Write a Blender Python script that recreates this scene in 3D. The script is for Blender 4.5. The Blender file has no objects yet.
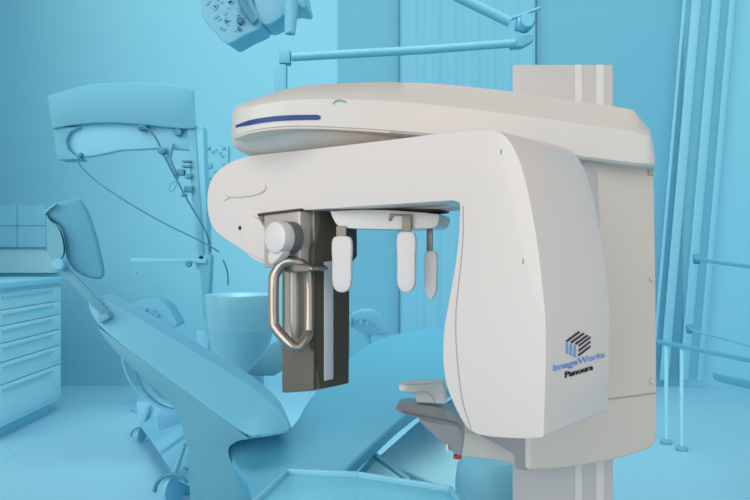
import bpy, bmesh, math, random
from mathutils import Vector, Matrix
random.seed(3)
scene = bpy.context.scene
C = scene.collection
PI = math.pi

# ------------------------------------------------------------------ camera
H = 1.2          # eye height
F = 700.0        # focal length in pixels of the 750 px frame
cd = bpy.data.cameras.new('camera'); cam = bpy.data.objects.new('camera', cd); C.objects.link(cam)
cam.location = (0, 0, H); cam.rotation_euler = (PI/2, 0, 0)
cd.sensor_width = 36; cd.lens = F/750*36; cd.clip_start = 0.05
scene.camera = cam
# ------------------------------------------------------------------ world, lights, exposure
w = bpy.data.worlds.new('world'); scene.world = w; w.use_nodes = True
bg = w.node_tree.nodes['Background']; bg.inputs[0].default_value = (1.0, 0.965, 0.94, 1); bg.inputs[1].default_value = 1.0
_nt = w.node_tree; _tc = _nt.nodes.new('ShaderNodeTexCoord'); _sx = _nt.nodes.new('ShaderNodeSeparateXYZ'); _rp = _nt.nodes.new('ShaderNodeValToRGB')
_nt.links.new(_tc.outputs['Generated'], _sx.inputs[0]); _nt.links.new(_sx.outputs['Z'], _rp.inputs[0]); _nt.links.new(_rp.outputs[0], bg.inputs[0])
_rp.color_ramp.elements[0].position = 0.0; _rp.color_ramp.elements[0].color = (0.68, 0.665, 0.645, 1)
_rp.color_ramp.elements[1].position = 0.9; _rp.color_ramp.elements[1].color = (0.24, 0.235, 0.23, 1)
def area(name, loc, target, size, power, color=(1, 1, 1), spread=180):
    l = bpy.data.lights.new(name, 'AREA'); l.energy = power; l.color = color; l.shape = 'RECTANGLE'
    l.size = size[0]; l.size_y = size[1]; l.spread = math.radians(spread)
    o = bpy.data.objects.new(name, l); C.objects.link(o); o.location = loc
    o.rotation_euler = (Vector(target)-Vector(loc)).to_track_quat('-Z', 'Y').to_euler()
    return o
area('chair_fill', (0.0, 3.5, 4.6), (0.0, 4.2, 0), (4.0, 1.2), 21, (1.0, 0.99, 0.98), 70)  # added fill that brightens chair, floor and low cabinet; not a known fixture
def sun(name, frm, strength, ang, color):
    l = bpy.data.lights.new(name, 'SUN'); l.energy = strength; l.angle = math.radians(ang); l.color = color
    o = bpy.data.objects.new(name, l); C.objects.link(o); o.location = (0, -2, 3)
    o.rotation_euler = (-Vector(frm)).to_track_quat('-Z', 'Y').to_euler()
area('clinic_fill', (0.3, 4.3, 5.0), (0.3, 5.6, 0), (6.5, 2.4), 24, (1.0, 0.99, 0.98), 110)  # unseen light added to lift the back wall and clinic floor
sun('daylight_left', (-0.5, -0.8, 0.28), 1.62, 60, (1.0, 0.985, 0.97))
sun('fill_right', (0.62, -0.75, 0.25), 0.40, 60, (1.0, 0.975, 0.95))  # weak fill added from the right to brighten tube head side and carriage
vs = scene.view_settings
vs.view_transform = 'Standard'; vs.look = 'None'; vs.gamma = 1.0; vs.exposure = 0.0; vs.use_curve_mapping = False

# ------------------------------------------------------------------ materials
def lin(c):
    return tuple(((v/255)/12.92 if v/255 <= 0.04045 else ((v/255+0.055)/1.055)**2.4) for v in c)
def mat(name, rgb, rough=0.5, metal=0.0, noise=0.0, scale=4.0, gain=1.0, coat=0.0, bump=0.0):
    m = bpy.data.materials.new(name); m.use_nodes = True; nt = m.node_tree
    b = nt.nodes['Principled BSDF']
    col = [min(0.95, v*gain) for v in lin(rgb)]
    b.inputs['Roughness'].default_value = rough; b.inputs['Metallic'].default_value = metal
    b.inputs['Coat Weight'].default_value = coat
    n = nt.nodes.new('ShaderNodeTexNoise'); n.inputs['Scale'].default_value = scale; n.inputs['Detail'].default_value = 4
    tc = nt.nodes.new('ShaderNodeTexCoord'); nt.links.new(tc.outputs['Object'], n.inputs['Vector'])
    r = nt.nodes.new('ShaderNodeMapRange'); r.inputs[3].default_value = 1-noise; r.inputs[4].default_value = 1+noise
    nt.links.new(n.outputs['Fac'], r.inputs[0])
    mx = nt.nodes.new('ShaderNodeVectorMath'); mx.operation = 'SCALE'; mx.inputs[0].default_value = col
    nt.links.new(r.outputs[0], mx.inputs['Scale']); nt.links.new(mx.outputs[0], b.inputs['Base Color'])
    if bump:
        bp = nt.nodes.new('ShaderNodeBump'); bp.inputs['Strength'].default_value = bump; bp.inputs['Distance'].default_value = 0.002
        nt.links.new(n.outputs['Fac'], bp.inputs['Height']); nt.links.new(bp.outputs[0], b.inputs['Normal'])
    return m
M = {}
G = 1.0
M['shell'] = mat('warm_white_enamel', (224, 217, 214), 0.32, noise=0.01, coat=0.25)
M['boom'] = mat('warm_white_plastic', (221, 217, 212), 0.42, noise=0.01)
M['carriage'] = mat('pale_grey_beige_plastic', (214, 206, 198), 0.45, noise=0.012)
M['aluminium'] = mat('matt_column_paint', (192, 190, 190), 0.4, noise=0.01)
M['strip_light'] = mat('pale_column_groove', (212, 210, 208), 0.35)
M['shade'] = mat('underside_taupe', (150, 142, 132), 0.6)
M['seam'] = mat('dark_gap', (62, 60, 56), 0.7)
M['seam_soft'] = mat('soft_gap_line', (172, 168, 163), 0.6)
M['silver'] = mat('brushed_silver', (190, 186, 180), 0.3, 0.35, noise=0.03, scale=30)
M['pewter'] = mat('pewter_panel', (122, 116, 106), 0.34, 0.45, noise=0.03, scale=12)
M['bronze'] = mat('dark_bronze_panel', (72, 68, 56), 0.5, 0.0, noise=0.03)
M['handle'] = mat('satin_nickel', (168, 160, 152), 0.25, 0.85)
M['slit'] = mat('white_slit_window', (206, 208, 216), 0.35)
M['knob'] = mat('pale_knob', (225, 222, 220), 0.35, noise=0.01)
M['blade'] = mat('milky_white_plastic', (216, 212, 213), 0.4)
M['chin'] = mat('chin_rest_white', (226, 220, 217), 0.4)
M['grey_tray'] = mat('slate_grey_plastic', (152, 153, 157), 0.32, noise=0.02)
M['grey_dark'] = mat('grey_rubber', (104, 105, 108), 0.45)
M['red'] = mat('red_button', (190, 50, 40), 0.4)
M['blue'] = mat('royal_blue_strip', (0, 62, 132), 0.45)
M['teal'] = mat('teal_emblem', (105, 175, 170), 0.4)
M['logo_blue'] = mat('sky_blue_print', (118, 165, 222), 0.5)
M['logo_black'] = mat('black_print', (28, 27, 34), 0.5)
M['logo_navy'] = mat('navy_print', (30, 28, 62), 0.5)
def B(name, rgb, rough=0.6, **k): M[name] = mat('cyan_'+name, rgb, rough, gain=k.pop('gain', G), **k)
B('wall', (128, 202, 222), 0.8, noise=0.008, scale=1.0)
B('floor', (140, 206, 228), 0.55, noise=0.015, scale=1.5)
B('panel', (98, 173, 198), 0.7, noise=0.008)
B('panel_pale', (160, 226, 240), 0.7, noise=0.008)
B('housing', (94, 172, 196), 0.6)
B('post', (116, 194, 220), 0.6)
B('inner', (130, 204, 228), 0.6)
B('dark', (66, 142, 168), 0.5)
B('darker', (46, 116, 143), 0.5)
B('mid', (100, 176, 200), 0.5)
B('cushion', (112, 191, 220), 0.5, noise=0.02, scale=3)
B('shellchair', (94, 166, 187), 0.45)
B('seat', (82, 168, 198), 0.5, noise=0.02, scale=2)
B('headcushion', (88, 172, 202), 0.55, noise=0.02, scale=5)
B('cabinet', (180, 232, 242), 0.5)
B('cabinet_line', (140, 212, 232), 0.6)
B('counter', (136, 208, 230), 0.45)
B('tile', (142, 216, 238), 0.4)
B('tray', (140, 228, 252), 0.25)
B('tray_edge', (144, 212, 234), 0.3)
B('basin', (126, 198, 220), 0.3)
B('cart', (114, 188, 214), 0.5)
B('cart_blue', (100, 172, 208), 0.5)
B('lamp', (106, 182, 208), 0.3, noise=0.02)
B('rail', (98, 176, 202), 0.35)
B('curtain', (112, 184, 208), 0.8, noise=0.01)
B('slat', (126, 198, 218), 0.7)
B('drum', (122, 194, 216), 0.5)

# ------------------------------------------------------------------ helpers
def P(px, py, d):
    return Vector(((px-375)*d/F, d, H-(py-250)*d/F))
def link(name, bm, m, parent=None, smooth=38):
    bmesh.ops.recalc_face_normals(bm, faces=bm.faces)
    bm.normal_update()
    if smooth:
        for f in bm.faces: f.smooth = True
        for e in bm.edges:
            if len(e.link_faces) == 2: e.smooth = e.calc_face_angle(0) < math.radians(smooth)
    me = bpy.data.meshes.new(name); bm.to_mesh(me); bm.free()
    me.materials.append(M[m])
    o = bpy.data.objects.new(name, me); C.objects.link(o)
    if parent is not None:
        o.parent = parent; o.matrix_parent_inverse = world_mat(parent).inverted()
    return o
def world_mat(o):
    m = Matrix.LocRotScale(o.location, o.rotation_euler, o.scale)
    if o.parent: m = world_mat(o.parent) @ o.matrix_parent_inverse @ m
    return m
def thing(name, label, cat, loc, group=None):
    o = bpy.data.objects.new(name, None); C.objects.link(o); o.location = loc; o.empty_display_size = 0.1
    o['label'] = label; o['category'] = cat
    if group: o['group'] = group
    return o
def tag(o, label, cat, group=None):
    o['label'] = label; o['category'] = cat
    if group: o['group'] = group
    return o
def struct(o): o['kind'] = 'structure'; return o
def chaikin(pts, it=2, closed=True):
    pts = [Vector(p) for p in pts]
    for _ in range(it):
        out = []; n = len(pts)
        rng = range(n) if closed else range(n-1)
        if not closed: out.append(pts[0])
        for i in rng:
            a = pts[i]; b = pts[(i+1) % n]
            if (a-b).length < 1e-7: out.append(a.copy()); continue
            out.append(a*0.75+b*0.25); out.append(a*0.25+b*0.75)
        if not closed: out.append(pts[-1])
        pts = out
    res = []
    for p in pts:
        if not res or (p-res[-1]).length > 1e-5: res.append(p)
    if closed and (res[0]-res[-1]).length < 1e-5: res.pop()
    return res
def bev(bm, width, seg=2, ang=40):
    if width <= 0: return
    bm.normal_update()
    es = [e for e in bm.edges if len(e.link_faces) == 2 and e.calc_face_angle(0) > math.radians(ang)]
    bmesh.ops.bevel(bm, geom=es, offset=width, offset_type='OFFSET', segments=seg, profile=0.5, affect='EDGES', clamp_overlap=True)
def prism(bm, pts, vec, bevel=0.0, seg=2, ang=40):
    b = bmesh.new(); vec = Vector(vec)
    a = [b.verts.new(p) for p in pts]; c = [b.verts.new(Vector(p)+vec) for p in pts]
    n = len(pts); b.faces.new(a); b.faces.new(c[::-1])
    for i in range(n): b.faces.new((a[i], c[i], c[(i+1) % n], a[(i+1) % n]))
    bmesh.ops.recalc_face_normals(b, faces=b.faces)
    bev(b, bevel, seg, ang)
    big = [f for f in b.faces if len(f.verts) > 4]
    bmesh.ops.triangulate(b, faces=big)
    me = bpy.data.meshes.new('t'); b.to_mesh(me); b.free(); bm.from_mesh(me); bpy.data.meshes.remove(me)
    return bm
def box(bm, x0, x1, y0, y1, z0, z1, bevel=0.0, seg=2):
    return prism(bm, [(x0, y0, z0), (x1, y0, z0), (x1, y1, z0), (x0, y1, z0)], (0, 0, z1-z0), bevel, seg)
def bar(bm, a, b, wd, ht, bevel=0.002):
    a = Vector(a); b = Vector(b); d = (b-a).normalized()
    up = Vector((0, 0, 1)) if abs(d.z) < 0.9 else Vector((0, 1, 0))
    s = d.cross(up).normalized(); t = s.cross(d).normalized()
    q = [a+s*wd/2+t*ht/2, a-s*wd/2+t*ht/2, a-s*wd/2-t*ht/2, a+s*wd/2-t*ht/2]
    return prism(bm, q, b-a, bevel)
def tube(bm, pts, r, n=10, smooth=2, closed=False):
    pts = chaikin(pts, smooth, closed) if smooth else [Vector(p) for p in pts]
    rr = r if callable(r) else (lambda t: r)
    N = len(pts); rings = []; prev = None
    for i, p in enumerate(pts):
        if closed: d = (pts[(i+1) % N]-pts[i-1]).normalized()
        else: d = (pts[min(i+1, N-1)]-pts[max(i-1, 0)]).normalized()
        if prev is None:
            up = Vector((0, 0, 1)) if abs(d.z) < 0.9 else Vector((0, 1, 0)); s = d.cross(up).normalized()
        else: s = (prev-d*prev.dot(d)).normalized()
        prev = s; t = d.cross(s)
        R = rr(i/(N-1))
        rings.append([bm.verts.new(p+(s*math.cos(a)+t*math.sin(a))*R) for a in [2*PI*k/n for k in range(n)]])
    for i in range(N if closed else N-1):
        A = rings[i]; Bq = rings[(i+1) % N]
        for k in range(n): bm.faces.new((A[k], A[(k+1) % n], Bq[(k+1) % n], Bq[k]))
    if not closed: bm.faces.new(rings[0][::-1]); bm.faces.new(rings[-1])
    return bm
def lathe(bm, c, axis, prof, n=40):
    # prof: (height along axis, radius)
    c = Vector(c); ax = Vector(axis).normalized()
    up = Vector((0, 0, 1)) if abs(ax.z) < 0.9 else Vector((1, 0, 0)); s = ax.cross(up).normalized(); t = ax.cross(s)
    rings = []
    for h, r in prof:
        rings.append([bm.verts.new(c+ax*h+(s*math.cos(2*PI*k/n)+t*math.sin(2*PI*k/n))*max(r, 1e-4)) for k in range(n)])
    for A, Q in zip(rings, rings[1:]):
        for k in range(n): bm.faces.new((A[k], A[(k+1) % n], Q[(k+1) % n], Q[k]))
    bm.faces.new(rings[0][::-1]); bm.faces.new(rings[-1])
    return bm
class Plane:      # a vertical plane through o, running horizontally along u
    def __init__(s, o, u): s.o = Vector(o); s.u = Vector((u[0], u[1], 0)).normalized()
    def at(s, px, py, off=(0, 0, 0)):
        o = s.o+Vector(off); r = (px-375)/F
        k = (r*o.y-o.x)/(s.u.x-r*s.u.y)
        p = o+s.u*k
        return P(px, py, p.y)
NEW = bmesh.new

# ================================================================== SETTING
WY = 6.2
bm = NEW(); box(bm, -3.5, 4.1, -2.8, WY+0.1, -0.1, 0.0)
struct(link('floor', bm, 'floor', smooth=0))
bm = NEW(); box(bm, -3.5, 4.1, WY, WY+0.12, 0, 4.2)
struct(link('wall_back', bm, 'wall', smooth=0))
bm = NEW(); box(bm, -3.5, -3.36, 4.3, WY, 0, 4.2)
struct(link('wall_left', bm, 'wall', smooth=0))
bm = NEW(); box(bm, 3.95, 4.1, 4.3, WY, 0, 4.2)
struct(link('wall_right', bm, 'wall', smooth=0))
def wallx(px, d=WY): return (px-375)*d/F
bm = NEW(); box(bm, wallx(536), wallx(682), WY-0.015, WY, 0, 4.0, 0.004)
struct(link('trim_1', bm, 'panel', smooth=0))
bm = NEW(); box(bm, wallx(338), wallx(399), WY-0.012, WY, 0, 4.0, 0.004)
struct(link('trim_2', bm, 'panel', smooth=0))
# seams in the floor covering
bm = NEW()
a = P(0, 461, H*F/211); b = P(86, 401, H*F/151)
prism(bm, [(a.x, a.y, 0.0), (a.x+0.02, a.y, 0.0), (b.x+0.02, b.y, 0.0), (b.x, b.y, 0.0)], (0, 0, 0.0015))
struct(link('trim_3', bm, 'cabinet_line', smooth=0))

# pale curtain on the back wall
t = thing('curtain', 'pale blue floor length curtain with vertical folds on the far wall', 'curtain', (wallx(465), WY-0.09, 0))
bm = NEW(); x0, x1 = wallx(401), wallx(533); N = 120; yc = WY-0.085
row = [(x0+(x1-x0)*i/N, yc+0.003*math.sin(i/N*2*PI*7)+0.002*math.sin(i*0.9)) for i in range(N+1)]
pts = [(x, y, 0.04) for x, y in row]+[(x, y+0.006, 0.04) for x, y in row[::-1]]
prism(bm, pts, (0, 0, 3.9)); link('drape', bm, 'curtain', t)
bm = NEW(); tube(bm, [(x0-0.05, yc, 3.96), (x1+0.05, yc, 3.96)], 0.014, smooth=0); link('curtain_rod', bm, 'rail', t)
for xx in (x0-0.02, x1+0.02):
    bm = NEW(); bar(bm, (xx, yc, 3.96), (xx, WY, 3.96), 0.02, 0.02); link('bracket', bm, 'rail', t)

# slanting vertical louvres at the right of the door panel
t = thing('vertical_blind', 'pale vertical blind with slanting louvres right of the darker wall panel', 'blind', (wallx(700), WY-0.1, 0))
for k, (pa, wd) in enumerate(((697, 9), (717, 9), (733, 6), (685, 3))):
    bm = NEW(); d = WY-0.1
    q = [P(pa-wd/2+5, -63, d), P(pa+wd/2+5, -63, d), P(pa+wd/2-33, 380, d), P(pa-wd/2-33, 380, d)]
    prism(bm, q, (0, 0.012, 0), 0.003); link('louvre', bm, 'slat', t)
bm = NEW(); box(bm, wallx(680), wallx(745), WY-0.12, WY-0.0, 3.97, 4.03, 0.005); link('head_rail', bm, 'rail', t)

# cabinets at the left
CX = -2.36
cab = thing('drawer_cabinet', 'pale blue base cabinet with rows of drawers along the left wall', 'cabinet', (-2.8, 4.8, 0))
bm = NEW(); box(bm, -3.34, CX, 4.32, 5.25, 0.08, 0.955, 0.006); link('body', bm, 'cabinet', cab)
bm = NEW(); box(bm, -3.34, CX-0.05, 4.32, 5.2, 0.0, 0.08); link('plinth', bm, 'counter', cab)
for j, (ya, yb) in enumerate(((4.34, 5.22),)):
    for z0, z1 in ((0.12, 0.35), (0.355, 0.49), (0.495, 0.61), (0.615, 0.72), (0.725, 0.82), (0.825, 0.93)):
        bm = NEW(); box(bm, CX, CX+0.018, ya, yb, z0, z1, 0.003); dr = link('drawer', bm, 'cabinet', cab)
        bm = NEW(); box(bm, CX+0.018, CX+0.036, ya+0.05, yb-0.15, z1-0.03, z1-0.018, 0.002); link('handle', bm, 'cabinet_line', dr)
bm = NEW(); box(bm, -3.35, CX+0.04, 4.3, 5.3, 0.957, 0.998, 0.004)
tag(link('worktop', bm, 'counter'), 'blue worktop lying on the drawer cabinet at the left edge', 'worktop')
# tiled backsplash with ledge on the far wall behind the cabinets
bm = NEW(); box(bm, -3.36, wallx(58), WY-0.10, WY, 1.0, 1.21, 0.004)
struct(link('trim_4', bm, 'cabinet', smooth=0))
t2 = NEW()
for i in range(3):
    for j in range(2):
        x1_ = wallx(46)-i*0.25
        box(t2, max(x1_-0.244, -3.36), x1_, WY-0.02, WY, 1.225+j*0.19, 1.225+j*0.19+0.185, 0.002, 1)
struct(link('trim_5', t2, 'tile', smooth=0))
bm = NEW(); box(bm, -3.36, wallx(56), WY-0.12, WY, 1.211, 1.222, 0.002)
struct(link('trim_6', bm, 'mid', smooth=0))

# ================================================================== DENTAL UNIT BEHIND (post with arched housing)
D = 3.9
t = thing('dental_delivery_unit', 'tall blue dental unit with arched housing and side post, hung with black cords', 'dental unit', (P(198, 0, D).x, D, 0))
V = (-0.05, 0.16, 0)
bm = NEW(); o = [(47, 96), (47, 96), (62, 91), (88, 84), (118, 82), (150, 82), (180, 85), (194, 89), (194, 89), (196, 128), (196, 128), (185, 129), (140, 124), (100, 122), (70, 125), (52, 129), (52, 129)]
prism(bm, [P(x, y, D) for x, y in chaikin([(a, b, 0) for a, b in o], 2) for x, y in [(x, y)]] if False else [P(v.x, v.y, D) for v in chaikin([(a, b, 0) for a, b in o], 2)], V, 0.008)
link('housing', bm, 'housing', t)
bm = NEW(); o = [(53, 127), (80, 127), (70, 132), (66, 140), (68, 150), (76, 156), (80, 159), (58, 160), (56, 155)]
prism(bm, [P(x, y, D+0.02) for x, y in o], (0, 0.12, 0), 0.006); link('side_drop', bm, 'housing', t)
bm = NEW(); o = [(68, 126), (100, 122), (190, 126), (190, 150), (160, 148), (120, 150), (92, 156), (78, 157), (68, 148), (66, 138)]
prism(bm, [P(x, y, D+0.05) for x, y in o], (0, 0.06, 0), 0.006); link('work_panel', bm, 'inner', t)
def disc(px, py, r, d, m, par, th=0.02, name='knob'):
    bm = NEW(); c = P(px, py, d); R = r*d/F
    lathe(bm, c, (0, -1, 0), [(0, R), (th*0.7, R), (th, R*0.8), (th, R*0.001)], 24); return link(name, bm, m, par)
bm = NEW(); p0, p1 = P(187, 126, D+0.03), P(203, 126, D+0.03)
prism(bm, [P(187, 126, D+0.03), P(203, 126, D+0.03), P(209, 270, D+0.03), P(196, 270, D+0.03)], (0, 0.1, 0), 0.008); link('post', bm, 'post', t)
bm = NEW(); prism(bm, [P(187, 126, D+0.02), P(195, 127, D+0.02), P(204, 262, D+0.02), P(199, 262, D+0.02)], (0, 0.02, 0), 0.003); link('post_edge', bm, 'mid', t)
bm = NEW(); prism(bm, [P(198, 255, D+0.02), P(211, 255, D+0.02), P(208, 318, D+0.02), P(204, 320, D+0.02)], (0, 0.08, 0), 0.006); link('post_foot', bm, 'housing', t)
bm = NEW(); bar(bm, (P(204, 300, D+.1).x, D+0.1, 0.75), (P(204, 300, D+.1).x, D+0.1, 0.03), 0.07, 0.07, 0.01); link('stem', bm, 'post', t)
bm = NEW(); lathe(bm, (P(204, 300, D+.1).x, D+0.1, 0), (0, 0, 1), [(0, 0.2), (0.02, 0.2), (0.04, 0.17)], 32); link('base', bm, 'post', t)
bm = NEW(); prism(bm, [P(130, 258, D), P(206, 259, D), P(206, 263.5, D), P(130, 262, D)], (0, 0.03, 0), 0.003); link('instrument_arm', bm, 'post', t)
disc(189, 264, 3.2, D-0.01, 'dark', t); disc(179, 132.5, 4.3, D+0.04, 'dark', t, 0.03); disc(136, 284-12, 1.6, D, 'post', t)
bm = NEW(); prism(bm, [P(137, 123, D-0.01), P(146, 124, D-0.01), P(146, 130, D-0.01), P(138, 130, D-0.01)], (0, 0.05, 0), 0.003); link('cord_socket', bm, 'darker', t)
disc(82, 155, 2, D, 'darker', t)
bm = NEW(); prism(bm, [P(168, 143, D-0.0), P(173, 143, D), P(170, 158, D), (P(178, 178, D)), P(174, 178, D), P(166, 158, D)], (0, 0.03, 0), 0.002); link('hose_holder', bm, 'housing', t)
for (x, y, ww, hh) in ((186, 161, 9, 2), (186, 166, 9, 2.4), (180, 172, 7, 6), (188, 176, 6, 5), (188, 189, 8, 6), (183, 195, 4, 3)):
    bm = NEW(); prism(bm, [P(x-ww/2, y-hh/2, D-0.01), P(x+ww/2, y-hh/2, D-0.01), P(x+ww/2, y+hh/2, D-0.01), P(x-ww/2, y+hh/2, D-0.01)], (0, 0.05, 0), 0.002); link('valve', bm, 'dark', t)
def cord(pts, r, d, m='darker'):
    bm = NEW(); tube(bm, [P(x, y, d+dd) for x, y, dd in pts], r*d/F, 8, 3); return bm
t = thing('black_cord', 'dark cord plugged into the arched housing and falling beside the post', 'cord', P(138, 127, D-.03))
link('cable', cord([(142, 127, -.02), (150, 130, -.03), (158, 141, -.03), (165, 158, -.03), (178, 182, -.03), (190, 205, -.03), (204, 227, -.03), (209, 240, -.03), (210, 252, -.02)], 0.95, D), 'darker', t)
bm = NEW(); lathe(bm, P(162.5, 151, D-0.03)+Vector((0, 0.02, 0)), (0, -1, 0), [(0, 0.022), (0.04, 0.022), (0.045, 0.015)], 10); link('connector', bm, 'dark', t)
link('loop', cord([(176, 181, -.03), (171, 183, -.03), (169, 189, -.03), (171, 193, -.03), (175, 188, -.03), (177, 183, -.03)], 0.4, D), 'dark', t)
t = tag(link('black_cord', cord([(77, 160, .0), (82, 168, -.02), (98, 183, -.03), (130, 204, -.05), (165, 224, -.06), (195, 238, -.06), (212, 247, -.07), (219, 252, -.06)], 0.8, D), 'darker'), 'thin dark cord sagging diagonally from left end of the arched housing', 'cord')
t = tag(link('black_cord', cord([(223, 260, .0), (226, 266, 0), (228, 275, 0), (228, 285, 0)], 0.8, D-.1), 'darker'), 'short dark cord end hanging above the round spittoon bowl', 'cord')

# socket panel on the wall behind the detector head
t = thing('wall_socket_panel', 'small pale panel with dark sockets on the far wall beside the post', 'panel', P(214, 160, WY-.03))
bm = NEW(); prism(bm, [P(205, 146, WY-.03), P(228, 146, WY-.03), P(228, 178, WY-.03), P(205, 178, WY-.03)], (0, 0.03, 0), 0.005); link('plate', bm, 'wall', t)
for x, y, r in ((209, 148, 1.6), (216, 150, 1), (224, 148, 1.6), (213, 152, 1), (220, 153, 1), (210, 166, 2.6), (216, 172, 1.4), (224, 165, 1.3), (223, 156, 1.2)):
    disc(x, y, r, WY-.03, 'mid', t, 0.02, 'socket')

# spittoon
SD = 3.55; c = P(240, 300, SD)
t = thing('spittoon', 'pale round spittoon bowl on a tapering pedestal beside the dental chair', 'spittoon', (c.x, c.y, 0))
bm = NEW(); lathe(bm, (c.x, c.y, 0), (0, 0, 1), [(0.0, 0.17), (0.03, 0.17), (0.05, 0.13), (0.55, 0.12), (0.72, 0.15), (0.80, 0.17)], 48); link('pedestal', bm, 'basin', t)
bm = NEW(); lathe(bm, (c.x, c.y, 0), (0, 0, 1), [(0.80, 0.165), (0.90, 0.175), (0.96, 0.18), (0.975, 0.178), (0.97, 0.165), (0.90, 0.12), (0.88, 0.02)], 48); link('bowl', bm, 'basin', t)

# ================================================================== DENTAL CHAIR
ch = thing('dental_chair', 'blue reclined dental chair with small headrest and broad padded seat', 'dental chair', (P(240, 400, 2.9).x, 2.9, 0))
def pr(name, m, par, pts, vec, bevel=0.01, seg=3, it=2, sm=50):
    bm = NEW(); q = [P(*p) for p in pts]
    if it: q = chaikin(q, it)
    prism(bm, q, vec, bevel, seg); return link(name, bm, m, par, sm)
# headrest: cushion and backing shell
hr = pr('headrest', 'headcushion', ch, [(x, y, 2.6+(x-45)*0.001) for x, y in ((46, 207), (60, 201), (75, 197.5), (80, 198), (86, 205), (94, 225), (100, 247), (105, 270), (104.5, 277), (99, 280), (86, 277.5), (74, 271), (66, 260), (65, 240), (61, 226), (51, 220.5), (44, 214))], (-0.075, 0.18, 0), 0.02, 4)
pr('headrest_shell', 'shellchair', hr, [(45, 212, 2.59), (50, 221, 2.58), (58, 226, 2.58), (63, 240, 2.58), (64, 256, 2.58), (56, 263, 2.58), (48, 256, 2.6), (46, 240, 2.6), (47, 225, 2.6)], (-0.06, 0.15, 0), 0.01)
pr('piping', 'mid', hr, [(43, 212, 2.585), (47, 208, 2.585), (56, 203, 2.585), (57, 204.5, 2.585), (48, 210, 2.585), (44, 216, 2.585)], (0, 0.02, 0), 0.001, it=1)
bm = NEW(); c = P(60, 265, 2.58); lathe(bm, c, (0.1, -1, 0.1), [(-0.03, 0.02), (0.02, 0.024), (0.026, 0.018), (0.026, 0.001)], 24); link('pivot', bm, 'cushion', ch)
bm = NEW(); tube(bm, [P(58, 263, 2.6), P(80, 288, 2.63), P(106, 317, 2.66)], 0.011, 12, 0); link('headrest_rod', bm, 'cushion', ch)
bm = NEW(); bar(bm, P(58, 262, 2.60), P(108, 316, 2.63), 0.012, 0.03, 0.004); link('headrest_stay', bm, 'shellchair', ch)
pr('rod_clamp', 'shellchair', ch, [(97, 317, 2.6), (107, 312, 2.6), (110, 318, 2.6), (100, 324, 2.6)], (0, 0.06, 0), 0.004, it=0)
# backrest: cushion over shell
br = pr('backrest', 'cushion', ch, [(87, 305, 2.64), (91, 300, 2.64), (103, 299, 2.64), (112, 304, 2.65), (130, 313, 2.67), (165, 334, 2.67), (205, 358, 2.67), (245, 382, 2.67), (276, 404, 2.67), (289, 420, 2.66), (292, 429, 2.66), (288, 434, 2.65), (265, 437, 2.6), (250, 439, 2.6), (215, 414, 2.6), (180, 388, 2.6), (150, 366, 2.6), (120, 344, 2.6), (97, 325, 2.62)], (-0.07, 0.30, 0.0), 0.03, 5)
pr('backrest_shell', 'shellchair', br, [(92, 322, 2.63), (120, 343, 2.62), (150, 365, 2.61), (180, 387, 2.61), (215, 413, 2.61), (250, 439, 2.61), (250, 439, 2.61), (236, 441, 2.61), (226, 450, 2.61), (236, 472, 2.61), (254, 492, 2.61), (256, 520, 2.62), (215, 522, 2.62), (195, 480, 2.62), (186, 440, 2.62), (176, 408, 2.62), (150, 384, 2.62), (115, 352, 2.62)], (-0.05, 0.26, 0.0), 0.012, 3)
# seat and legrest
def slab(name, m, par, top, th, bevel, it=2, sm=50, sub=0):
    bm = NEW(); q = chaikin([P(*p) for p in top], it); prism(bm, q, th, bevel, 4); return link(name, bm, m, par, sm)
slab('seat', 'seat', ch, [(226, 444, 2.66), (232, 439, 2.7), (262, 436, 2.75), (292, 430, 2.85), (310, 395, 3.1), (345, 360, 3.4), (380, 335, 3.75), (450, 325, 4.0), (495, 342, 3.9), (485, 368, 3.4), (440, 392, 3.1), (404, 416, 2.85), (380, 438, 2.7), (354, 462, 2.6), (325, 495, 2.5), (290, 525, 2.42), (250, 525, 2.42), (252, 490, 2.5), (240, 474, 2.56), (229, 458, 2.62)], (0, 0.03, -0.06), 0.015)
pr('armrest', 'shellchair', ch, [(244, 376, 3.1), (252, 366, 3.1), (276, 338, 3.1), (284, 350, 3.1), (284, 376, 3.1)], (0, 0.07, 0), 0.006, it=1)
# pedestal
bm = NEW(); cx = P(285, 0, 2.95).x
prism(bm, [(cx-0.2, 2.7, 0.12), (cx+0.3, 2.7, 0.12), (cx+0.3, 3.15, 0.12), (cx-0.2, 3.15, 0.12)], (0, 0, 0.18), 0.05, 4)
link('pedestal', bm, 'shellchair', ch)
bm = NEW(); box(bm, cx-0.25, cx+0.55, 2.65, 3.3, 0, 0.12, 0.03, 3); link('base_plate', bm, 'cushion', ch)
pr('side_cover', 'shellchair', ch, [(190, 420, 2.7), (198, 450, 2.7), (212, 490, 2.7), (225, 540, 2.7), (192, 548, 2.7), (190, 500, 2.7), (187, 445, 2.7)], (0.08, 0.24, 0), 0.01)

# hoses looping under the backrest
hb = thing('hose_bundle', 'bundle of drooping blue hoses behind the chair backrest', 'hoses', P(150, 370, 2.85))
for k, (pts) in enumerate(([(121, 345), (123, 362), (130, 382), (142, 396), (160, 408), (186, 414)],
                           [(133, 358), (136, 376), (146, 394), (164, 407), (188, 412)],
                           [(139, 364), (143, 380), (152, 393), (168, 404), (188, 408)],
                           [(144, 368), (150, 384), (160, 396), (175, 403), (190, 404)])):
    bm = NEW(); tube(bm, [P(x, y, 2.95+0.03*k) for x, y in pts], 0.0062 if k != 2 else 0.005, 10, 3); link('hose', bm, ('cushion', 'shellchair', 'inner', 'mid')[k], hb)

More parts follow.
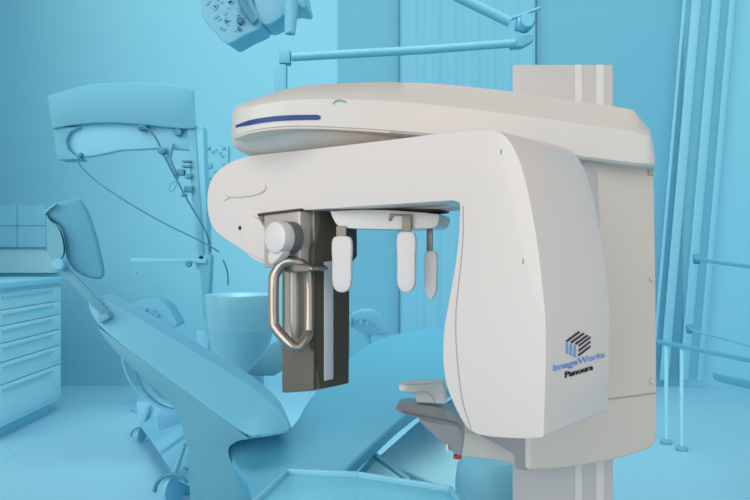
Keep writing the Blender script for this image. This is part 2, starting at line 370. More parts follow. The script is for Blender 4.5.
# instrument delivery head poking up behind the backrest
def instrument_table(px, py, d, lab, s=1.0):
    c = P(px, py, d)
    t = thing('instrument_table', lab, 'instrument table', (c.x, c.y, 0))
    k = d/F*s
    bm = NEW()
    q = chaikin([(c.x+a*k, c.y-0.02, c.z-b*k) for a, b in ((-22, 9), (-22, -2), (-12, -9), (4, -10), (14, -4), (21, 8), (28, 20), (-2, 20))], 2)
    prism(bm, q, (0, 0.2, 0), 0.01, 3); link('head', bm, 'panel', t)
    for i in range(7):
        bm = NEW(); a = -18+i*4.2; y = c.y-0.035
        b0 = Vector((c.x+a*k, y, c.z-(2+i*0.6)*k)); b1 = b0+Vector(((5-i)*k*0.7, -0.01, (3.5 if i % 2 else -3.5)*k))
        tube(bm, [b0, b1], 0.006*s, 8, 0); link('instrument', bm, 'dark' if i % 3 == 0 else 'mid', t)
    bm = NEW(); prism(bm, [(c.x-23*k, c.y-0.04, c.z+2*k), (c.x-19*k, c.y-0.04, c.z+2*k), (c.x-19*k, c.y-0.04, c.z-9*k), (c.x-23*k, c.y-0.04, c.z-9*k)], (0, 0.04, 0), 0.003); link('side_grip', bm, 'mid', t)
    bm = NEW(); tube(bm, [(c.x, c.y+0.08, c.z-10*k), (c.x, c.y+0.08, 0.03)], 0.02, 12, 0); link('stem', bm, 'post', t)
    bm = NEW(); lathe(bm, (c.x, c.y+0.08, 0), (0, 0, 1), [(0, 0.18), (0.02, 0.18), (0.035, 0.1)], 32); link('foot', bm, 'post', t)
instrument_table(153, 308, 5.2, 'instrument table with small tools visible just above the chair backrest')
instrument_table(368, 318, 4.6, 'instrument table with dark tools seen below the leftmost hanging blade', 0.85)

# cart on castors
ct = thing('castor_cart', 'pale low cart on castors standing under the chair backrest', 'cart', (P(165, 0, 3.6).x, 3.6, 0))
bm = NEW(); q = [P(136, 402, 4.5), P(186, 402, 4.5), P(192, 430, 3.75), P(192, 488, 3.3), P(176, 480, 3.3), P(155, 448, 3.85), P(138, 424, 4.4)]
prism(bm, q, (-0.03, 0.12, 0), 0.012, 3); link('body', bm, 'cart', ct)
bm = NEW(); prism(bm, [P(157, 412, 3.7), P(186, 410, 3.7), P(190, 420, 3.7), P(158, 431, 3.7)], (0, 0.05, 0), 0.004); link('drawer', bm, 'cart_blue', ct)
def castor(px, py, d, r):
    c = P(px, py, d); R = r
    c.z = max(c.z, R)
    bm = NEW(); lathe(bm, c-Vector((0.012, 0.0, 0)), (1, -0.45, 0), [(-0.004, R*0.5), (0, R), (0.022, R), (0.027, R*0.5)], 32); wh = link('castor', bm, 'cart', ct)
    bm = NEW(); n = 14
    pts = [c+Vector((0.035*0, -0.03, 0))+Vector((math.cos(a)*(R+0.012), 0, math.sin(a)*(R+0.012))) for a in [math.radians(30+i*150/n) for i in range(n+1)]]
    tube(bm, pts, R*0.14, 8, 0); link('guard', bm, 'dark', wh)
    bm = NEW(); tube(bm, [c+Vector((0, 0, R)), c+Vector((0.02, 0.1, R+0.12))], 0.014, 10, 0); link('fork', bm, 'mid', wh)
castor(141, 435, 4.35, 0.04); castor(174, 492, 3.3, 0.07); castor(188, 484, 3.45, 0.06)

# instrument tray in front, lower edge of frame
tr = thing('instrument_tray', 'large glossy pale tray with raised rim at the bottom edge of the photo', 'tray', P(350, 520, 1.95))
dA = 2.35; z = P(287, 472, dA).z
a = P(287, 472, dA); b = P(450, 501, 2.18)
corners = [Vector((a.x, a.y, z)), Vector((P(358, 477, 2.3).x, 2.32, z)), Vector((b.x, b.y, z)), Vector((b.x+.05, 1.78, z)), Vector((-0.42, 1.75, z))]
bm = NEW(); prism(bm, [v-Vector((0, 0, 0.02)) for v in corners], (0, 0, 0.012), 0.003); link('tray_floor', bm, 'tray', tr)
bm = NEW()
for i in range(5):
    p, q = corners[i], corners[(i+1) % 5]; bar(bm, p, q, 0.012, 0.022, 0.004)
link('rim', bm, 'tray_edge', tr)
bm = NEW(); tube(bm, [(-0.1, 2.0, z-0.02), (-0.1, 2.0, 0.02)], 0.018, 12, 0); link('stand_pole', bm, 'post', tr)
bm = NEW(); lathe(bm, (-0.1, 2.0, 0), (0, 0, 1), [(0, 0.2), (0.02, 0.2), (0.035, 0.1)], 32); link('stand_foot', bm, 'post', tr)

# pale low cabinet right of the chair
lc = thing('floor_cabinet', 'pale low cabinet with dark diagonal gap right of the chair seat', 'cabinet', (P(470, 0, 4.2).x, 3.1, 0))
bm = NEW(); prism(bm, [P(414, 425, 3.3), P(470, 385, 3.5), P(560, 420, 3.4), P(560, 500, 2.8), P(470, 500, 2.8), P(376, 458, 2.9)], (0, 0.15, -0.2), 0.01); link('lid', bm, 'panel_pale', lc)
bm = NEW(); bar(bm, P(373, 456, 2.82), P(414, 486, 2.72), 0.008, 0.010, 0.002); link('gap', bm, 'dark', lc)
bm = NEW(); prism(bm, [P(376, 460, 2.82), P(412, 487, 2.74), P(390, 540, 2.7), P(340, 500, 2.76)], (0, 0.12, 0), 0.006); link('front', bm, 'panel_pale', lc)
bm = NEW(); box(bm, 0.12, 0.85, 2.95, 3.4, 0.0, 0.22, 0.01); link('plinth', bm, 'post', lc)
# drum
c = P(489, 500, 2.6)
bm = NEW(); lathe(bm, (c.x, c.y, 0), (0, 0, 1), [(0, 0.12), (0.34, 0.125), (0.40, 0.118), (0.425, 0.10), (0.43, 0.02)], 40)
tag(link('waste_bin', bm, 'drum'), 'round blue waste bin below the tube head at the bottom', 'bin')

# ================================================================== LAMP AND ARMS AT THE TOP
LD = 3.2
la = thing('operating_lamp', 'blue operating lamp with faceted glass face and handle hanging at top', 'lamp', P(245, -40, LD))
pr('reflector', 'lamp', la, [(200, -25, LD), (200, -25, LD), (201, 14, LD), (205, 22, LD), (216, 34, LD), (226, 44, LD), (230, 44, LD), (245, 35, LD), (262, 28, LD), (258, 16, LD), (240, -25, LD), (240, -25, LD)], (0.03, 0.14, 0), 0.02, 4)
bm = NEW()
for i in range(40):
    x = 206+random.random()*38; y = -4+random.random()*40
    if y > 34-(abs(x-228))*1.1+6: continue
    c = P(x, y, LD-0.004); s = (1.2+random.random()*2.2)*LD/F
    prism(bm, [c+Vector((s*math.cos(a), 0, s*0.8*math.sin(a))) for a in (0.3, 1.7, 3.1, 4.6)], (0, 0.012, 0), 0.001, 1)
link('facets', bm, 'mid', la)
disc(240.5, 21, 3.4, LD-0.01, 'darker', la, 0.01, 'bulb'); disc(239, 29, 1.8, LD-0.01, 'darker', la, 0.01, 'bulb')
bm = NEW(); tube(bm, [P(239, -8, LD-.02), P(244, 6, LD-.02), P(250, 16, LD-.02), P(256, 22, LD-.02)], 0.019, 12, 2); link('band', bm, 'dark', la)
pr('housing', 'lamp', la, [(250, -25, LD+.02), (255, 14, LD+.02), (262, 26, LD+.02), (272, 24, LD+.02), (284, 16, LD+.02), (290, 6, LD+.02), (307, 10, LD+.02), (304, -2, LD+.02), (300, -25, LD+.02)], (0.02, 0.16, 0), 0.02, 4)
bm = NEW(); tube(bm, [P(291, 0, LD-.02), P(291, 14, LD-.02), P(290, 34, LD-.02)], lambda t: 0.036-0.012*t, 16, 1); link('handle', bm, 'post', la)
disc(290, 33, 1.6, LD-.06, 'dark', la, 0.01, 'screw')
bm = NEW(); tube(bm, [P(265, -20, LD+.1), P(265, -160, LD+.1)], 0.03, 14, 0); link('hanger', bm, 'post', la)

AD = 4.6
ar = thing('ceiling_arm', 'blue jointed ceiling arm with long horizontal beam above the machine', 'arm', P(525, 28, AD))
bm = NEW(); tube(bm, [P(292, 57, AD), P(420, 50, AD), P(515, 43, AD)], 0.028, 14, 0); link('beam', bm, 'mid', ar)
bm = NEW(); tube(bm, [P(436, -14, AD), P(510, 22, AD)], 0.034, 14, 0); link('upper_arm', bm, 'mid', ar)
bm = NEW(); tube(bm, [P(508, 20, AD), P(540, 8, AD)], 0.012, 10, 0); link('tie_rod', bm, 'housing', ar)
bm = NEW(); lathe(bm, P(524, 26, AD+.06), (0, -1, 0), [(0, 0.05), (0.1, 0.052), (0.12, 0.04), (0.12, 0.001)], 28); link('joint', bm, 'mid', ar)
bm = NEW(); tube(bm, [P(516, 24, AD), P(526, 26, AD)], 0.045, 16, 0); link('sleeve', bm, 'mid', ar)
bm = NEW(); prism(bm, [P(510, 38, AD-.01), P(534, 34, AD-.01), P(534, 40, AD-.01), P(524, 46, AD-.01), P(512, 47, AD-.01)], (0, .08, 0), 0.006); link('lower_bracket', bm, 'housing', ar)
bm = NEW(); prism(bm, [P(279, 49, AD-.03), P(290, 49, AD-.03), P(290, 63, AD-.03), P(279, 63, AD-.03)], (0, .08, 0), 0.006); link('end_block', bm, 'housing', ar)
bm = NEW(); prism(bm, [P(274, 64, AD-.03), P(286, 64, AD-.03), P(286, 140, AD-.03), P(274, 140, AD-.03)], (0, .08, 0), 0.006); link('drop_post', bm, 'housing', ar)
bm = NEW(); tube(bm, [P(436, -14, AD), P(436, -140, AD)], 0.03, 14, 0); link('ceiling_pole', bm, 'post', ar)

# ================================================================== RAILS AT THE RIGHT
def rail(lab, a, b, wd, ht, m='rail', grp=None, mount=True):
    A = P(*a); Bp = P(*b)
    t = thing('wall_rail', lab, 'rail', A)
    bm = NEW(); bar(bm, A, Bp, wd, ht, 0.004); link('bar', bm, m, t)
    if mount:
        bm = NEW(); lathe(bm, A+Vector((-0.01, 0, 0)), (1, -0.3, 0), [(0, 0.03), (0.02, 0.033), (0.035, 0.03)], 20); link('end_cap', bm, 'dark', t)
    return t, A, Bp
rail('slim dark rail, topmost of the rails right of the machine', (695, 259, 4.4), (770, 269, 3.7), 0.03, 0.022)
t, A, Bp = rail('long low rail on two posts, slanting to the right edge', (640, 338, 4.6), (775, 365, 3.5), 0.03, 0.026)
for px, s in ((672, 0.24), (690, 0.37)):
    q = A.lerp(Bp, s); bm = NEW(); tube(bm, [q, (q.x, q.y, 0.02)], 0.012, 10, 0); link('post', bm, 'panel_pale', t)
    bm = NEW(); lathe(bm, (q.x, q.y, 0), (0, 0, 1), [(0, 0.035), (0.015, 0.035), (0.03, 0.016)], 20); link('foot', bm, 'panel', t)
rail('faint pale rail between the slim dark rail and the low rail', (688, 329, 4.9), (775, 352, 4.0), 0.02, 0.014, 'post')
tt = thing('grab_bar', 'short thick blue bar at the right edge under the rails', 'bar', P(720, 380, 3.6))
bm = NEW(); prism(bm, [P(718, 374, 3.6), P(775, 386, 3.3), P(775, 396, 3.3), P(719, 382, 3.6)], (0.0, 0.06, 0), 0.006); link('bar', bm, 'rail', tt)
bm = NEW(); tube(bm, [P(769, 388, 3.33)+Vector((0, .03, 0)), (P(769, 388, 3.33).x, 3.36, 0.0)], 0.02, 12, 0); link('leg', bm, 'post', tt)

# ================================================================== THE PANORAMIC X-RAY UNIT
AX = Plane((0.34, 1.40, 0), (-0.777, 0.629))          # front face of the rotating arm
NV = Vector((0.66, 0.75, 0))                           # how its sides recede
NV.normalize()
xr = thing('panoramic_xray_unit', 'large white panoramic dental x-ray machine on a column, with rotating arm and tube head', 'x-ray machine', (0.62, 2.15, 0))
def A_(px, py, off=0.0): return AX.at(px, py, NV*off)
def aprism(name, m, par, pts, off, depth, bevel=0.004, seg=3, it=2, sm=45, ang=40):
    bm = NEW(); q = [A_(x, y, off) for x, y in pts]
    if it: q = chaikin(q, it)
    prism(bm, q, NV*depth, bevel, seg, ang); return link(name, bm, m, par, sm)

# column
CP = Plane((0.6, 2.10, 0), (1.9, 1))
CN = Vector((-1, 1.9, 0)).normalized()
def cprism(name, m, par, pts, off, depth, bevel=0.004, seg=3, it=0, sm=45):
    bm = NEW(); q = [CP.at(x, y, CN*off) for x, y in pts]
    if it: q = chaikin(q, it)
    prism(bm, q, CN*depth, bevel, seg); return link(name, bm, m, par, sm)
CY = 2.12
ztop = P(560, 64.5, CY).z
def colbox(x0, x1, y, v, z0, z1, bevel):
    a = P(x0, 250, y); b = P(x1, 250, y); bm = NEW()
    return prism(bm, [(a.x, a.y, z0), (b.x, b.y, z0), (b.x+v[0], b.y+v[1], z0), (a.x+v[0], a.y+v[1], z0)], (0, 0, z1-z0), bevel)
col = link('column', colbox(512.5, 613, CY, (0.035, 0.16), 0.03, ztop, 0.003), 'aluminium', xr)
for a, b in ((575, 582), (596, 604)):
    link('guide_strip', colbox(a, b, CY-0.002, (0, 0.004), 0.031, ztop-0.001, 0), 'strip_light', col, 0)
bm = NEW(); box(bm, 0.25, 0.95, 1.75, 2.42, 0, 0.03, 0.01); link('base_plate', bm, 'aluminium', xr)

# carriage
K = 0.30
car = cprism('carriage', 'carriage', xr, [(528, 130), (640, 128), (650, 135), (655, 160), (657, 300), (658, 425), (657, 441), (653, 447), (646, 451), (618, 460), (575, 468), (540, 471), (528, 470.5), (528, 470.5)], -0.13, 0.14, 0.012, 4, 1)
cprism('seam', 'seam_soft', car, [(580, 402.5), (656, 392.5), (656, 394), (580, 404)], -0.1325, 0.004, 0.0)
cprism('seam', 'seam_soft', car, [(578, 157.5), (654, 165.3), (654, 167.4), (578, 159.5)], -0.1325, 0.004, 0.0)
cprism('recess', 'aluminium', car, [(580, 160), (590, 166), (600, 172), (600, 400), (590, 402), (580, 402)], -0.133, 0.004, 0.001, it=1)
for y in (279, 381):
    bm = NEW(); lathe(bm, CP.at(651.5, y, CN*-0.131), -CN, [(0, 0.0085), (0.006, 0.0085), (0.008, 0.005), (0.008, 0.001)], 20); link('screw_cap', bm, 'carriage', car)
cprism('side_latch', 'seam_soft', car, [(649, 168), (653.5, 168.5), (653.5, 176), (649, 175)], -0.135, 0.006, 0.001)

# overhead boom: lofted sections
ST = [(231.5, 1.93, 137, 122, 119, .03), (233, 1.87, 138.5, 115, 111, .12), (238, 1.82, 137, 109.5, 105, .2), (248, 1.78, 133.5, 106, 101.5, .27), (263, 1.76, 130.5, 102.5, 96, .34),
      (282, 1.75, 128.5, 99.5, 90, .38), (300, 1.75, 128, 98, 86.5, .4), (325, 1.75, 128.5, 97.6, 84, .4), (370, 1.76, 131, 98.5, 82.3, .42), (410, 1.78, 134, 101, 82.5, .43), (450, 1.80, 138, 105, 84.8, .44),
      (515, 1.84, 146, 113, 92, .45), (580, 1.89, 158, 122, 101.5, .42), (612, 1.92, 162, 127, 106, .4), (633, 1.94, 164.5, 130.5, 110, .35), (650, 1.96, 165.5, 136, 130, .3), (653.5, 1.98, 166, 149, 146, .26), (655, 2.0, 166.5, 160, 159, .22)]
def interp(ST, n=4):
    out = []
    for i in range(len(ST)-1):
        p0 = ST[max(i-1, 0)]; p1 = ST[i]; p2 = ST[i+1]; p3 = ST[min(i+2, len(ST)-1)]
        for k in range(n):
            t = k/n
            if i > 11: out.append(tuple(b*(1-t)+c*t for b, c in zip(p1, p2))); continue
            out.append(tuple(0.5*((2*b)+(c-a)*t+(2*a-5*b+4*c-d)*t*t+(3*b-a-3*c+d)*t**3) for a, b, c, d in zip(p0, p1, p2, p3)))
    out.append(ST[-1]); return out
STI = interp(ST)
bm = NEW(); rings = []
for px, d, yb, ym, yt, dep in STI:
    Fb = P(px, yb, d); Fm = P(px, ym+1.5, d); Fm2 = P(px, ym-0.8, d+min(.012, dep*.3)); T = P(px, yt, d+min(.11, dep*0.6)); T2 = T+Vector((0, .03 if dep > .1 else .005, .003 if dep > .1 else 0))
    Bt = Vector((T.x+0.04, d+dep, T2.z)); Bb = Vector((Bt.x, Bt.y, Fb.z)); Fb0 = Fb+Vector((0, 0, .006))
    Fb1 = Fb+Vector((0, 0.008, 0))
    rings.append([bm.verts.new(v) for v in (Fb0, Fm, Fm2, T, T2, Bt, Bb, Fb1)])
for A, Q in zip(rings, rings[1:]):
    for k in range(8): bm.faces.new((A[k], A[(k+1) % 8], Q[(k+1) % 8], Q[k]))
bm.faces.new(rings[0][::-1]); bm.faces.new(rings[-1])
boom = link('overhead_boom', bm, 'boom', xr, 30)
def boomd(px):
    for a, b in zip(STI, STI[1:]):
        if a[0] <= px <= b[0]: return a[1]+(b[1]-a[1])*(px-a[0])/(b[0]-a[0])
    return 1.9
# blue strip and emblem on the boom
def ribbon(pts, hw, push, th=0.004):
    b = NEW(); up = []; dn = []
    for px, py, h in pts:
        d = boomd(px)-push; up.append(P(px, py-h, d)); dn.append(P(px, py+h, d))
    rg = []
    for u, v in zip(up, dn): rg.append([b.verts.new(u), b.verts.new(v), b.verts.new(v+Vector((0, th, 0))), b.verts.new(u+Vector((0, th, 0)))])
    for A, Q in zip(rg, rg[1:]):
        for k in range(4): b.faces.new((A[k], A[(k+1) % 4], Q[(k+1) % 4], Q[k]))
    b.faces.new(rg[0][::-1]); b.faces.new(rg[-1]); return b
sp = []
for i in range(41):
    px = 235.5+(320.5-235.5)*i/40
    u = (px-235.5)/85
    y = 126.2-9.2*(1-(1-u)**2.2)
    y = 117.2+9.3*(1-u)**3
    h = 2.5*min(1, (1.0-u)*20+0.4)*min(1, .5+u*3)
    sp.append((px, y, h))
link('light_strip', ribbon(sp, 2.5, 0.0028), 'blue', boom)
em = [(333, 103.5, .8), (335, 101.2, .9), (338, 100.2, .8), (341, 100.2, .7), (344, 101, .8), (346, 102.2, .6)]
link('emblem', ribbon(em, 1, 0.0025), 'teal', boom)
# lower nose cover lip
def lipribbon(): 
    pts = [(px, yb, 0.9) for px, d, yb, ym, yt, dep in STI if 232 < px < 400]
    return ribbon([(x, y-0.3, 0.9) for x, y, h in pts], 1, 0.004, 0.02)
link('lower_lip', lipribbon(), 'carriage', boom)
# rotating hub bowl between boom and arm
hub = NEW(); hc = (-0.125, 2.035)
n = 64
prof = [(1.512, 1.0), (1.500, 1.0), (1.488, 0.95), (1.474, 0.84), (1.462, 0.70), (1.450, 0.6)]
rings = []
for z_, s in prof:
    rings.append([hub.verts.new((hc[0]+0.285*s*math.cos(2*PI*k/n), hc[1]+0.235*s*math.sin(2*PI*k/n), z_)) for k in range(n)])
for A, Q in zip(rings, rings[1:]):
    for k in range(n): hub.faces.new((A[k], A[(k+1) % n], Q[(k+1) % n], Q[k]))
hub.faces.new(rings[0]); hub.faces.new(rings[-1])
link('rotation_hub', hub, 'boom', xr, 50)

# rotating arm and tube head: one continuous shell
armo = [(497, 130), (508, 138), (520, 160), (529, 196), (537, 240), (543, 290), (546, 330), (545, 390), (543.5, 432), (543.5, 436.5), (541, 438), (530, 439), (505, 438), (482, 436), (470, 431), (462, 421), (453, 403), (446, 385), (442.5, 360), (443.5, 330),
        (449, 300), (455, 268), (459, 235), (460, 205), (459, 202.5), (453, 200.5), (453, 200.5), (400, 204), (332, 208.5), (275, 212), (256, 214), (256, 214), (268, 232), (272, 250), (272, 262), (264, 264), (254, 260), (246, 253), (240, 248), (220, 236), (210, 224), (206.5, 204), (208, 186), (215, 173), (226, 164), (243, 157), (262, 154), (290, 151.5), (330, 147), (400, 138.5), (450, 132), (478, 129.5)]
arm = aprism('rotating_arm', 'shell', xr, armo, 0, 0.315, 0.010, 4, 2, 50)
# crease lines and marks on the front
def aline(name, m, par, pts, wpx, off=-0.001, th=0.003):
    q = chaikin([(x, y, 0) for x, y in pts], 2, False)
    b = NEW(); L = []
    for i, p in enumerate(q):
        d = (q[min(i+1, len(q)-1)]-q[max(i-1, 0)]).normalized(); nn = Vector((-d.y, d.x, 0))*wpx/2
        u = A_(p.x+nn.x, p.y+nn.y, off); v = A_(p.x-nn.x, p.y-nn.y, off)
        L.append([b.verts.new(u), b.verts.new(v), b.verts.new(v+NV*th), b.verts.new(u+NV*th)])
    for A, Q in zip(L, L[1:]):
        for k in range(4): b.faces.new((A[k], A[(k+1) % 4], Q[(k+1) % 4], Q[k]))
    b.faces.new(L[0][::-1]); b.faces.new(L[-1]); return link(name, b, m, par, 0)
aline('cover_seam', 'seam_soft', arm, [(463, 206), (463, 240), (459, 280), (455.5, 310), (455.5, 340), (458, 370), (461, 395), (465, 412), (471, 429)], 0.9)
aline('end_seam', 'seam_soft', arm, [(224, 201), (232, 196), (245, 191), (262, 187)], 0.9)
bm = NEW(); lathe(bm, A_(240, 228, 0), -NV, [(-0.002, 0.006), (0.0012, 0.006), (0.0014, 0.001)], 20); link('screw_hole', bm, 'logo_black', arm)
for x, y in ((523, 262), (501, 152)):
    aline('emblem', 'teal', arm, [(x, y-3), (x, y+2)], 1.2)
# raised corner moulding at the left end
aprism('end_cover', 'shell', arm, [(241, 216), (256, 215), (268, 234), (271, 252), (270, 260), (262, 261), (250, 254), (241, 247)], -0.008, 0.02, 0.003, 3, 1)
aprism('end_blister', 'shell', arm, [(222, 196), (232, 188), (262, 182), (266, 186), (262, 194), (236, 198)], -0.006, 0.012, 0.005, 3, 2)

# detector
DO = 0.025
det = aprism('detector', 'pewter', xr, [(281.5, 262), (281.5, 391.5), (283.5, 393), (313, 391), (314, 389.5), (314, 262), (314, 205), (281.5, 208)], DO, 0.135, 0.004, 3, 0)
# bronze face towards the patient: side plane
SP = Plane(A_(314.3, 300, DO), NV)
SN = Vector((NV.y, -NV.x, 0))
def sprism(name, m, par, pts, out, th, bevel=0.001, it=0, plane=None):
    pl = plane or SP
    bm = NEW(); q = [pl.at(x, y, SN*out) for x, y in pts]
    if it: q = chaikin(q, it)
    prism(bm, q, SN*-th, bevel, 2); return link(name, bm, m, par, 45)
sprism('patient_side_panel', 'bronze', det, [(313.8, 204), (346, 206), (349.5, 226), (349.5, 380), (347, 384), (314, 390.5)], 0.004, 0.02, 0.002, 1)
sprism('sensor_slit', 'slit', det, [(324.5, 262), (333.5, 261), (333.5, 379), (324.5, 381)], 0.006, 0.006)
sprism('seam', 'seam', det, [(314.5, 268), (316, 268), (316, 389), (314.5, 389)], 0.0055, 0.004, 0)
sprism('rear_housing', 'bronze', det, [(340, 205), (357, 205), (357.5, 256), (353, 262), (340, 263)], 0.0, 0.05, 0.003)
# silver top bracket
aprism('top_bracket', 'silver', det, [(264, 212), (300, 208), (300, 268), (264, 268)], DO-0.035, 0.11, 0.003, 2, 0)
aprism('bracket_gap', 'seam', det, [(258, 213.5), (300, 208.5), (300, 211), (258, 216)], DO-0.038, 0.05, 0.0, 1, 0)
kb = A_(273.5, 237.5, DO-0.10)
bm = NEW(); lathe(bm, kb, NV, [(0.0, 0.001), (0.0, 0.034), (0.004, 0.040), (0.035, 0.041), (0.04, 0.039)], 48); kn = link('knob', bm, 'knob', det)
bm = NEW(); lathe(bm, kb+NV*0.036, NV, [(0.0, 0.0425), (0.03, 0.0425)], 48); link('knob_collar', bm, 'grey_dark', kn)
aprism('knob_tab', 'knob', kn, [(268, 250), (284, 250), (278, 259), (270, 266), (267, 260)], DO-0.09, 0.03, 0.004, 2, 1)
# inner silver half cylinder behind the handle
bm = NEW(); tube(bm, [A_(293.5, 272, DO), A_(293.5, 345, DO)], 0.023, 24, 0); link('grip_recess', bm, 'silver', det)
# D handle
hp = [(298, 262), (287, 261), (281, 264), (275, 274), (273.5, 279), (273.5, 322), (275, 328), (291, 345.5), (296, 348), (300, 346), (308.5, 335), (309.5, 330), (309.5, 275), (306, 268)]
hof = [-.04, -.06, -.07, -.08, -.085, -.085, -.085, -.07, -.06, -.05, -.02, -.005, -.005, -.015]
bm = NEW(); tube(bm, [A_(x, y, DO+o*0.9) for (x, y), o in zip(hp, hof)], 0.0142, 16, 1, True); link('handle', bm, 'handle', det)
aprism('handle_mount', 'handle', det, [(276, 270), (282, 262), (300, 264), (312, 266), (312, 272), (290, 273)], DO-0.05, 0.06, 0.004, 2, 1)

# upper patient support plate with three hanging blades
PO = 0.02
PP = Plane(Vector((-0.02, 1.80, 0)), (-0.96, 0.28))
PNV = Vector((0.28, 0.96, 0))
def pprism(name, m, par, pts, off, dep, bevel=0.004, it=2):
    bm = NEW(); q = [PP.at(x, y, PNV*off) for x, y in pts]
    if it: q = chaikin(q, it)
    prism(bm, q, PNV*dep, bevel, 3); return link(name, bm, m, par, 50)
pl = pprism('head_support_plate', 'shell', xr, [(330, 211), (330, 211), (372, 209), (438, 213.5), (440, 216), (437, 227), (430, 228.5), (395, 229.5), (345, 228.5), (337, 226), (332, 217)], -0.02, 0.15, 0.003, 1)
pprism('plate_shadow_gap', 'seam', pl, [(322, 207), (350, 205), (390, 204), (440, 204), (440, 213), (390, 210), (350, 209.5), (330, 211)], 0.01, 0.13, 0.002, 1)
pprism('plate_mount', 'carriage', xr, [(318, 202), (452, 194), (462, 206), (440, 209), (392, 208), (330, 207.5)], 0.0, 0.12, 0.002, 0)
pprism('clip', 'pewter', pl, [(390, 213.5), (402, 214), (402, 215.5), (393, 216), (390, 221), (388, 220)], -0.026, 0.01, 0.001, 0)
def blade(sx0, sx1, sy0, sy1, x0, x1, y0, y1, off):
    b = pprism('head_support_blade', 'blade', xr, [(x0, y0+4), (x0+3, y0), (x1-3, y0), (x1, y0+4), (x1+0.4, y0+14), (x1-0.4, y0+26), (x1, y1-10), (x1-3.5, y1-2), ((x0+x1)/2, y1), (x0+3.5, y1-2), (x0, y1-10), (x0+0.4, y0+26), (x0-0.4, y0+14)], off, 0.014, 0.004, 1)
    s = pprism('support_stem', 'pewter', b, [(sx0, sy0), (sx1, sy0), (sx1, sy1), (sx0, sy1)], off+0.009, 0.006, 0.001, 0)
blade(336, 346, 226, 242, 331.5, 351.5, 236, 293, -0.035)
blade(402, 411, 214, 236, 396.5, 415.5, 231.5, 293, -0.045)
blade(426.5, 432.5, 226, 254, 424, 437, 250.5, 300, 0.03)

# patient support arm, tray and chin rest
sa = NEW(); q0 = [P(448, 432, 1.95), P(528, 436, 1.92), P(530, 469, 1.92), P(500, 461, 1.95), P(455, 455, 1.98)]
prism(sa, q0, (0.02, 0.10, 0), 0.006, 3); sup = link('support_arm', sa, 'carriage', xr)
bm = NEW(); prism(bm, [P(480, 436, 1.85), P(529, 436, 1.86), P(529, 470.5, 1.86), P(516, 469.5, 1.86), P(514, 455, 1.86), P(500, 446, 1.86)], (0.01, 0.05, 0), 0.003); link('underside_cover', bm, 'grey_tray', sup)
trz = NEW(); q = chaikin([P(*p) for p in [(395, 407, 1.70), (399, 404.5, 1.72), (412, 404, 1.74), (446, 408, 1.76), (458, 420, 1.76), (464, 426, 1.76), (448, 427, 1.74), (430, 421, 1.72), (410, 416, 1.70), (396, 411, 1.69)]], 2)
prism(trz, q, (0.01, 0.07, 0), 0.006, 3); ty = link('bite_tray', trz, 'grey_tray', xr)
bm = NEW(); q = chaikin([P(*p) for p in [(414, 417, 1.73), (440, 424, 1.73), (463, 426, 1.74), (463, 456, 1.76), (457, 456, 1.76), (446, 447, 1.75), (430, 432, 1.74)]], 1)
prism(bm, q, (0.02, 0.12, 0), 0.005, 3); link('tray_bracket', bm, 'grey_tray', ty)
bm = NEW(); bar(bm, P(402, 411.5, 1.695), P(458, 423, 1.72), 0.004, 0.004, 0.001); link('tray_groove', bm, 'grey_dark', ty)
bm = NEW(); lathe(bm, P(457.5, 455, 1.78), (0, 0, -1), [(0, 0.011), (0.008, 0.011), (0.010, 0.006)], 20); link('release_button', bm, 'red', ty)
bm = NEW(); tube(bm, [P(447, 444, 1.745), P(447, 451, 1.745)], 0.003, 8, 0); link('cord_pin', bm, 'chin', ty)
chn = NEW(); q = chaikin([P(*p) for p in [(399, 385, 1.70), (399, 385, 1.70), (438, 383.5, 1.74), (444, 383.5, 1.76), (446, 404, 1.76), (446, 404, 1.76), (418, 402.5, 1.74), (416, 402, 1.73), (416, 394, 1.73), (404, 391.5, 1.70), (399, 390, 1.70)]], 1)
prism(chn, q, (0.01, 0.06, 0), 0.0025, 3); cr = link('chin_rest', chn, 'chin', xr)
bm = NEW(); tube(bm, [P(413, 393, 1.722), P(424, 391.5, 1.725), (P(431, 395, 1.725)), P(435, 402, 1.73)], 0.002, 8, 2); link('chin_groove', bm, 'seam_soft', cr)
bm = NEW(); q = [P(x, y, 1.705) for x, y in ((402, 385.2), (430, 384), (436, 384.4), (424, 385.6), (410, 386))]; prism(bm, q, (0.0, 0.01, 0), 0.0005); link('chin_pad', bm, 'seam_soft', cr)

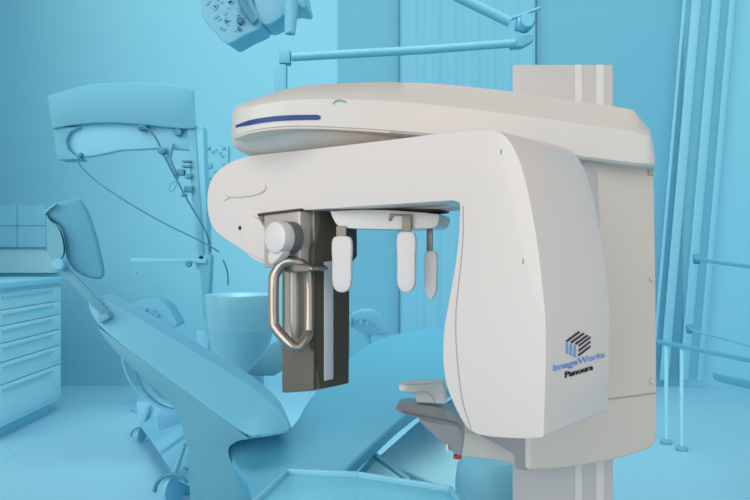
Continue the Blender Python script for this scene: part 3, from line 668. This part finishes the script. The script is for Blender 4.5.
# printed logo on the side of the tube head
TP = Plane(A_(545.6, 345, 0.0), NV)
def tz(px, py): return TP.at(px, py, SN*0.0018)
def tprism(bm, pts): prism(bm, [tz(x, y) for x, y in pts], SN*-0.004)
lg = lambda a: (530+a[0]/7.14, 320+a[1]/7.14)
bm = NEW()
for x0, x1, y0, y1 in ((259, 273, 153, 238), (287, 301, 163, 250), (315, 329, 172, 262)):
    tprism(bm, [lg((x0, y0+6)), lg((x1, y0+12)), lg((x1, y1+6)), lg((x0, y1-2))])
link('logo_bars', bm, 'logo_blue', arm, 0)
bm = NEW()
for a, b in (((262, 150), (352, 86)), ((293, 160), (384, 97)), ((325, 170), (410, 112))):
    tprism(bm, [lg((a[0], a[1]-4)), lg((b[0], b[1]-7)), lg((b[0]+8, b[1]+3)), lg((a[0]+6, a[1]+8))])
link('logo_stripes', bm, 'logo_black', arm, 0)
bm = NEW()
for a, b in (((352, 184), (434, 124)), ((352, 218), (434, 156)), ((350, 252), (434, 190))):
    tprism(bm, [lg((a[0], a[1]-7)), lg((b[0], b[1]-8)), lg((b[0], b[1]+6)), lg((a[0], a[1]+8))])
link('logo_stripes', bm, 'logo_navy', arm, 0)
def word(txt, m, pL, pR, hpx, name):
    cu = bpy.data.curves.new('w', 'FONT'); cu.body = txt; cu.extrude = 0.0; cu.offset = 0.0
    ob = bpy.data.objects.new('w', cu); C.objects.link(ob)
    dg = bpy.context.evaluated_depsgraph_get(); me = bpy.data.meshes.new_from_object(ob.evaluated_get(dg))
    bpy.data.objects.remove(ob)
    xs = [v.co.x for v in me.vertices]; ys = [v.co.y for v in me.vertices]
    x0, x1 = min(xs), max(xs); cap = 0.69
    a = tz(*pL); b = tz(*pR); hh = hpx*a.y/F
    b.z = a.z
    bm = NEW(); bm.from_mesh(me)
    for v in bm.verts:
        s = (v.co.x-x0)/(x1-x0); v.co = a.lerp(b, s)+Vector((0, 0, v.co.y/cap*hh))
    r = bmesh.ops.extrude_face_region(bm, geom=bm.faces[:])
    for g in r['geom']:
        if isinstance(g, bmesh.types.BMVert): g.co = g.co-SN*0.003
    return link(name, bm, m, arm, 0)
word('ImageWorks', 'logo_blue', (554, 371.2), (605, 360), 6.6, 'brand_lettering')
word('Panoura', 'logo_black', (566, 378), (593.5, 371), 6.2, 'model_lettering')
